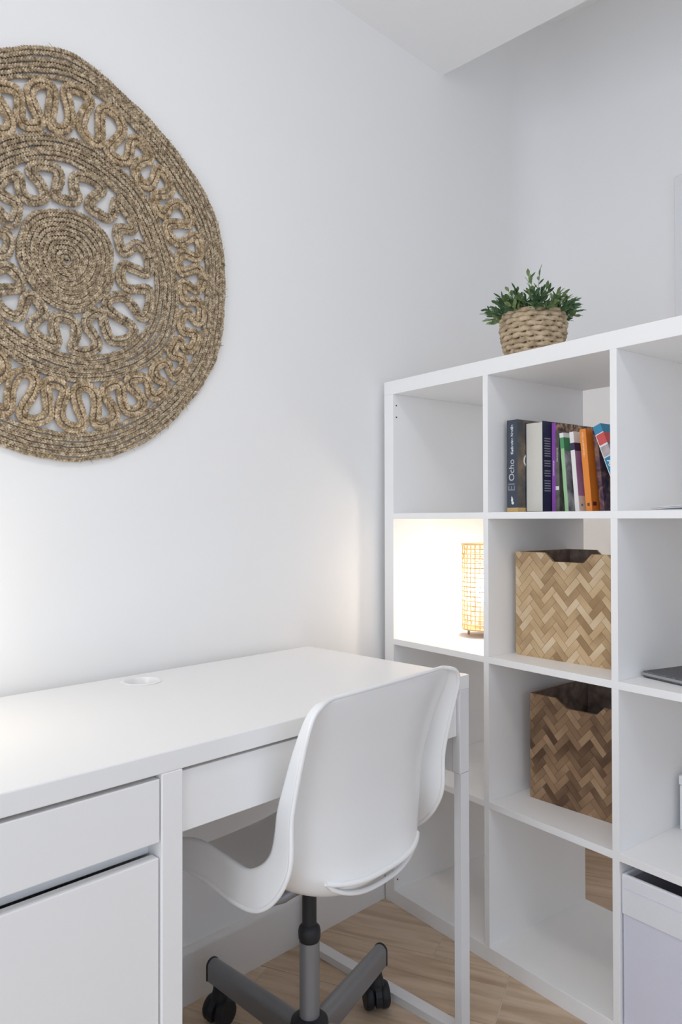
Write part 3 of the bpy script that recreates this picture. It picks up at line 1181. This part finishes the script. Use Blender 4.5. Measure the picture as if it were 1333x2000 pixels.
# 2 pages out, navy cover
w = .0505
NAVY = col('navy', (.022, .030, .065))
b2 = book('thick book turned with its cream page edges outwards', .4365, .084, w, .219, .140, 0, NAVY, NAVY, NAVY, True)
bm = bmesh.new()
for k in range(22):
    if k in (5, 9, 13):
        continue
    add_box(bm, w, w + .0002, .006 + .002 * rng.random(), .030, .050 + .006 * k, .0525 + .006 * k)
o = mobj('blurb', bm_mesh(bm), mat('print_pale', (.34, .36, .40), .6), b2)
# 3 purple spine, patterned brown cover
w = .0125
M_PAT = ramp_mat('cover_brown_pattern', [(0.38, (.10, .055, .045)), (0.5, (.30, .17, .11)), (0.62, (.58, .42, .28))], 55, .45, dist=1.2)
b3 = book('tall thin book with purple spine and brown patterned cover', .4885, .117, w, .2155, .165, 0, col('purple', (.36, .10, .52)), M_PAT, col('purple2', (.3, .09, .45)))
marks(b3, 'title_strokes', .0045, .0030, .088, .122, WHITE)
# 4 grey thin book
w = .0115
GREY = ramp_mat('cover_grey', [(0.35, (.09, .085, .085)), (0.65, (.20, .18, .17))], 40, .5)
b4 = book('thin dark grey book with a small white square on the spine', .5025, .112, w, .194, .13, 0, GREY, GREY, GREY)
band(b4, 'library_sticker', .001, w - .0008, .053, .062, WHITE)
marks(b4, 'title_strokes', .0042, .0026, .120, .152, WHITE)
# 5 green
w = .0105
LGREEN, DGREEN = col('pale_green', (.36, .60, .33)), col('green', (.09, .30, .13))
M_PHOTO = ramp_mat('cover_grey_photo', [(0.35, (.10, .10, .12)), (0.5, (.34, .32, .36)), (0.66, (.66, .64, .66))], 28, .45)
b5 = book('slim pale green book with a darker green top leaning left', .5385, .100, w, .187, .12, R(4.6), LGREEN, M_PHOTO, LGREEN)
band(b5, 'white_top', 0, w, .176, .187, WHITE)
band(b5, 'green_top', 0, w, .150, .176, DGREEN)
band(b5, 'cover_white_top', 0, 0, .176, .187, WHITE, 'cover', 0, .12, w)
band(b5, 'cover_green_top', 0, 0, .145, .176, col('green_b', (.06, .24, .11)), 'cover', 0, .12, w)
# 6 white and lilac
w = .0120
LILAC = ramp_mat('cover_lilac', [(0.3, (.33, .17, .42)), (0.6, (.48, .30, .56)), (0.8, (.68, .58, .74))], 14, .45)
b6 = book('white-spined book with lilac cover and dark title block', .5725, .092, w, .186, .13, R(4.9), WHITE, LILAC, WHITE)
band(b6, 'title_block', 0, w, .143, .160, col('ink', (.05, .04, .09)))
band(b6, 'cover_title_block', 0, 0, .141, .160, col('ink_b', (.05, .04, .09)), 'cover', 0, .13, w)
band(b6, 'cover_white_top', 0, 0, .160, .186, WHITE, 'cover', 0, .13, w)
band(b6, 'cover_foot', 0, 0, 0, .036, WHITE, 'cover', 0, .13, w)
band(b6, 'publisher_mark', w, w, .012, .017, col('mark', (.2, .2, .2)), 'cover', .008, .014, w)
# 7 orange
w = .0165
ORANGE = col('orange', (.80, .27, .045))
b7 = book('bright orange book leaning left beside the white one', .6085, .082, w, .188, .13, R(5.2), ORANGE, col('orange_cover', (.72, .20, .025)), ORANGE)
band(b7, 'publisher_mark', .005, .011, .012, .019, col('mark_b', (.12, .07, .05)))
band(b7, 'cover_mark', 0, 0, .012, .021, col('mark_c', (.14, .02, .03)), 'cover', .004, .018, w)
marks(b7, 'title_strokes', .0055, .0045, .125, .180, mat('print_peach', (.85, .55, .38), .5))
# 8 dark patterned
w = .0115
M_DPAT = ramp_mat('cover_dark_pattern', [(0.36, (.035, .025, .055)), (0.5, (.14, .07, .10)), (0.64, (.36, .20, .13))], 26, .45, dist=1.5)
b8 = book('dark purple and brown patterned book right of the orange one', .6330, .100, w, .185, .14, R(6.0), M_DPAT, M_DPAT, M_DPAT)
# 9 blue guide, tipped
w = .0215
BLUE = col('blue', (.05, .26, .44))
b9 = book('blue and red travel guide tipped over at the right end of the row', .7005, .082, w, .203, .11, R(21.5), BLUE, BLUE, BLUE)
RED = col('red', (.62, .10, .10))
for zz, hh, mt_ in ((.156, .025, RED), (.128, .024, col('grey_photo', (.45, .40, .42), var=.4, vscale=90)), (.045, .080, col('blue_panel', (.03, .24, .40)))):
    band(b9, 'white_frame', 0, w, zz - .002, zz + hh + .002, WHITE)
    box('colour_panel', .0016, w, -.0005, 0, zz, zz + hh, mt_, b9, 0)
    band(b9, 'cover_panel', 0, 0, zz, zz + hh, mt_, 'cover', 0, .1, w)
lettering('title', 'ANDA', .017, WHITE, b9, (.0115, -.0007, .094), DNW, FN, True)

# --- two herringbone bamboo baskets
M_STRIP = {
    'light': ramp_mat('bamboo_light', [(0.2, (.33, .21, .105)), (0.42, (.52, .36, .20)), (0.6, (.60, .43, .25)), (0.82, (.70, .56, .38))], 9, .5, stretch=(1, 1, 1), obj_random=.62, detail=3),
    'dark': ramp_mat('bamboo_dark', [(0.2, (.115, .062, .034)), (0.42, (.24, .145, .080)), (0.6, (.31, .19, .108)), (0.82, (.42, .28, .165))], 9, .5, stretch=(1, 1, 1), obj_random=.62, detail=3)}
M_BODY = {'light': mat('basket_body_light', (.46, .32, .18), .6), 'dark': mat('basket_body_dark', (.22, .13, .07), .6)}
M_LINING = ramp_mat('basket_lining', [(0.35, (.19, .135, .11)), (0.65, (.36, .275, .225))], 40, .8)


def basket(label, u0, d0, z0, W_, D_, H_, tone, rot, cut_):
    e = tag(sthing('storage_basket', u0, d0, z0, rot), label, 'basket', 'herringbone bamboo baskets in the shelf')
    c0, c1, c2, c3, cz = cut_                             # cut-out: top-left, bottom-left, bottom-right, top-right, floor height
    poly = [(0, 0), (W_, 0), (W_, H_), (c3, H_), (c2, cz), (c1, cz), (c0, H_), (0, H_)]
    wt = .006
    for nm, y in (('front_wall', 0), ('back_wall', D_ - wt)):
        prism(nm, poly, 'y', y, y + wt, M_BODY[tone], e)
        prism('lining', [(wt, .006), (W_ - wt, .006), (W_ - wt, H_ - .001), (c3, H_ - .001), (c2, cz), (c1, cz), (c0, H_ - .001), (wt, H_ - .001)], 'y',
              (y + wt) if y == 0 else y - .001, (y + wt + .001) if y == 0 else y, M_LINING, e)
    for x in (0, W_ - wt):
        box('side_wall', x, x + wt, wt, D_ - wt, 0, H_, M_BODY[tone], e, 0)
        xi = x + wt if x == 0 else x - .001
        box('lining', xi, xi + .001, wt + .001, D_ - wt - .001, .006, H_ - .001, M_LINING, e, 0)
    box('base', wt, W_ - wt, wt, D_ - wt, 0, .006, M_LINING, e, 0)
    rim = [(0, H_), (c0, H_), (c0 + .004, H_ - .001), (c1, cz), (c2, cz), (c3, H_), (W_, H_)]
    # herringbone strips on the front, as single pieces
    a, L = .0150, .0450
    s2 = math.sqrt(.5)
    regs = [[(0, 0), (W_, 0), (W_, cz), (0, cz)], [(0, cz), (c1, cz), (c0, H_), (0, H_)], [(c2, cz), (W_, cz), (W_, H_), (c3, H_)]]

    def clip_conv(poly, reg):
        n_ = len(reg)
        for i in range(n_):
            x0, y0 = reg[i]
            x1, y1 = reg[(i + 1) % n_]
            A2, B2_ = (y1 - y0), -(x1 - x0)
            poly = clip_poly(poly, A2, B2_, A2 * x0 + B2_ * y0)
            if len(poly) < 3:
                return []
        return poly
    k2 = L / a
    for i in range(-30, 60):
        for j in range(-40, 60):
            # classic 3:1 herringbone on a square lattice of side a, turned by 45 degrees
            for kind in (0, 1):
                # lattice generators (a,a) and (L,-L)
                gx = i * a + j * L
                gy = i * a - j * L
                if kind == 0:
                    q = [(gx, gy), (gx + L, gy), (gx + L, gy + a), (gx, gy + a)]
                else:
                    q = [(gx - a + 0 * L, gy + 0), (gx, gy), (gx, gy + L), (gx - a, gy + L)]
                gp = .0004
                cx_ = sum(p[0] for p in q) / 4
                cy_ = sum(p[1] for p in q) / 4
                q = [(p[0] - math.copysign(gp, p[0] - cx_), p[1] - math.copysign(gp, p[1] - cy_)) for p in q]
                rot_q = [((p[0] - p[1]) * s2 + W_ / 2, (p[0] + p[1]) * s2 * 1.12 + H_ / 2 - .26) for p in q]
                mx = sum(p[0] for p in rot_q) / 4
                my = sum(p[1] for p in rot_q) / 4
                if mx < -.03 or mx > W_ + .03 or my < -.03 or my > H_ + .03:
                    continue
                pcs = [clip_conv(rot_q, rg) for rg in regs]
                pcs = [p for p in pcs if len(p) >= 3 and abs(sum(p[m_][0] * p[(m_ + 1) % len(p)][1] - p[(m_ + 1) % len(p)][0] * p[m_][1] for m_ in range(len(p)))) > 2e-5]
                if not pcs:
                    continue
                bm = bmesh.new()
                hgt = rng.uniform(.0006, .0013)
                for p in pcs:
                    A3 = [bm.verts.new((x - mx, 0, y - my)) for x, y in p]
                    B3 = [bm.verts.new((x - mx, -hgt, y - my)) for x, y in p]
                    bm.faces.new(B3)
                    for m_ in range(len(p)):
                        n_ = (m_ + 1) % len(p)
                        bm.faces.new((A3[m_], A3[n_], B3[n_], B3[m_]))
                o = mobj('bamboo_strip', bm_mesh(bm), M_STRIP[tone], e)
                o.location = (mx, 0, my)
    return e


basket('pale bamboo herringbone basket in the upper of the two basket cubes', .405, .083, Z_ROW[2], .294, .235, .254, 'light', R(3.6), (.084, .107, .188, .208, .233))
basket('brown bamboo herringbone basket in the lower basket cube', .427, .108, Z_ROW[3], .284, .26, .256, 'dark', R(4.0), (.072, .103, .180, .200, .236))

# --- grey laptop sleeve, papers, white box and fabric bin in the third column
M_FELT = ramp_mat('grey_felt', [(0.35, (.10, .10, .105)), (0.65, (.19, .19, .20))], 300, .9, bump=.3, spec=.1)
sl = tag(sthing('laptop_sleeve', .7445, .080, Z_ROW[2] + .001, R(-10.5)), 'grey felt laptop sleeve lying flat in the third column', 'sleeve')
bm = bmesh.new()
add_box(bm, 0, .30, 0, .215, 0, .013, .004, 3)
mobj('felt_body', bm_mesh(bm), M_FELT, sl)
bm = bmesh.new()
add_box(bm, .002, .298, -.0008, .0015, .0045, .0095, .0004)
mobj('zip_edge', bm_mesh(bm), mat('felt_edge', (.34, .34, .33), .7, bump=.4, bscale=500), sl)
pa = tag(sthing('booklet', .782, .050, Z_ROW[1], R(-3)), 'thin white booklet lying in the top row of the third column', 'booklet')
for k in range(3):
    bm = bmesh.new()
    g = []
    for i in range(13):
        x = .21 * i / 12
        zz = .0012 + .0026 * k + .0045 * math.sin(PI * i / 12) * (1 if k else .3)
        g.append([bm.verts.new((x, y, zz)) for y in (0, .28)])
    for a_, b_ in zip(g[:-1], g[1:]):
        bm.faces.new((a_[0], b_[0], b_[1], a_[1]))
    o = mobj('page', bm_mesh(bm), mat('paper', (.80, .80, .82), .7), pa, True)
    o.modifiers.new('s', 'SOLIDIFY').thickness = .0014
wb = tag(sthing('white_box', .752, .214, Z_ROW[3]), 'small white cardboard box at the back of the third row', 'box')
box('box_body', 0, .22, 0, .16, 0, .098, mat('card_white', (.83, .83, .85), .5), wb, .002)
box('lid', -.0015, .2215, -.0015, .1615, .0985, .119, mat('card_white_b', (.83, .83, .85), .5), wb, .002)
M_FAB = mat('fabric_white', (.70, .70, .79), .9, .1, bump=.25, bscale=700)
M_FABB = mat('fabric_band', (.80, .80, .84), .85, .1, bump=.2, bscale=700)
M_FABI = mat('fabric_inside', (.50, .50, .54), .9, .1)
fb = tag(sthing('fabric_bin', .7432, .007, Z_ROW[4]), 'white fabric storage bin filling a bottom cube of the shelf', 'bin')
FW, FD, FH = .318, .345, .310
bm = bmesh.new()
for a_ in ((0, FW, 0, .006), (0, FW, FD - .006, FD), (0, .006, .006, FD - .006), (FW - .006, FW, .006, FD - .006)):
    add_box(bm, a_[0], a_[1], a_[2], a_[3], 0, FH - .07, .002)
mobj('bin_body', bm_mesh(bm), M_FAB, fb)
bm = bmesh.new()
for a_ in ((-.0015, FW + .0015, -.0025, .0065), (-.0015, FW + .0015, FD - .0065, FD + .0015), (-.0015, .0065, .006, FD - .006), (FW - .0065, FW + .0015, .006, FD - .006)):
    add_box(bm, a_[0], a_[1], a_[2], a_[3], FH - .082, FH, .003, 3)
mobj('rim_band', bm_mesh(bm), M_FABB, fb)
bm = bmesh.new()
add_box(bm, .006, FW - .006, -.0032, -.0022, FH - .0275, FH - .0265)
mobj('stitching', bm_mesh(bm), M_FAB, fb)
bm = bmesh.new()
add_box(bm, .0065, FW - .0065, .0065, FD - .0065, .003, .008)
for a_ in ((.0066, FW - .0066, .0066, .0075), (.0066, FW - .0066, FD - .0075, FD - .0066), (.0066, .0075, .0075, FD - .0075), (FW - .0075, FW - .0066, .0075, FD - .0075)):
    add_box(bm, a_[0], a_[1], a_[2], a_[3], .008, FH - .012)
mobj('lining', bm_mesh(bm), M_FABI, fb)
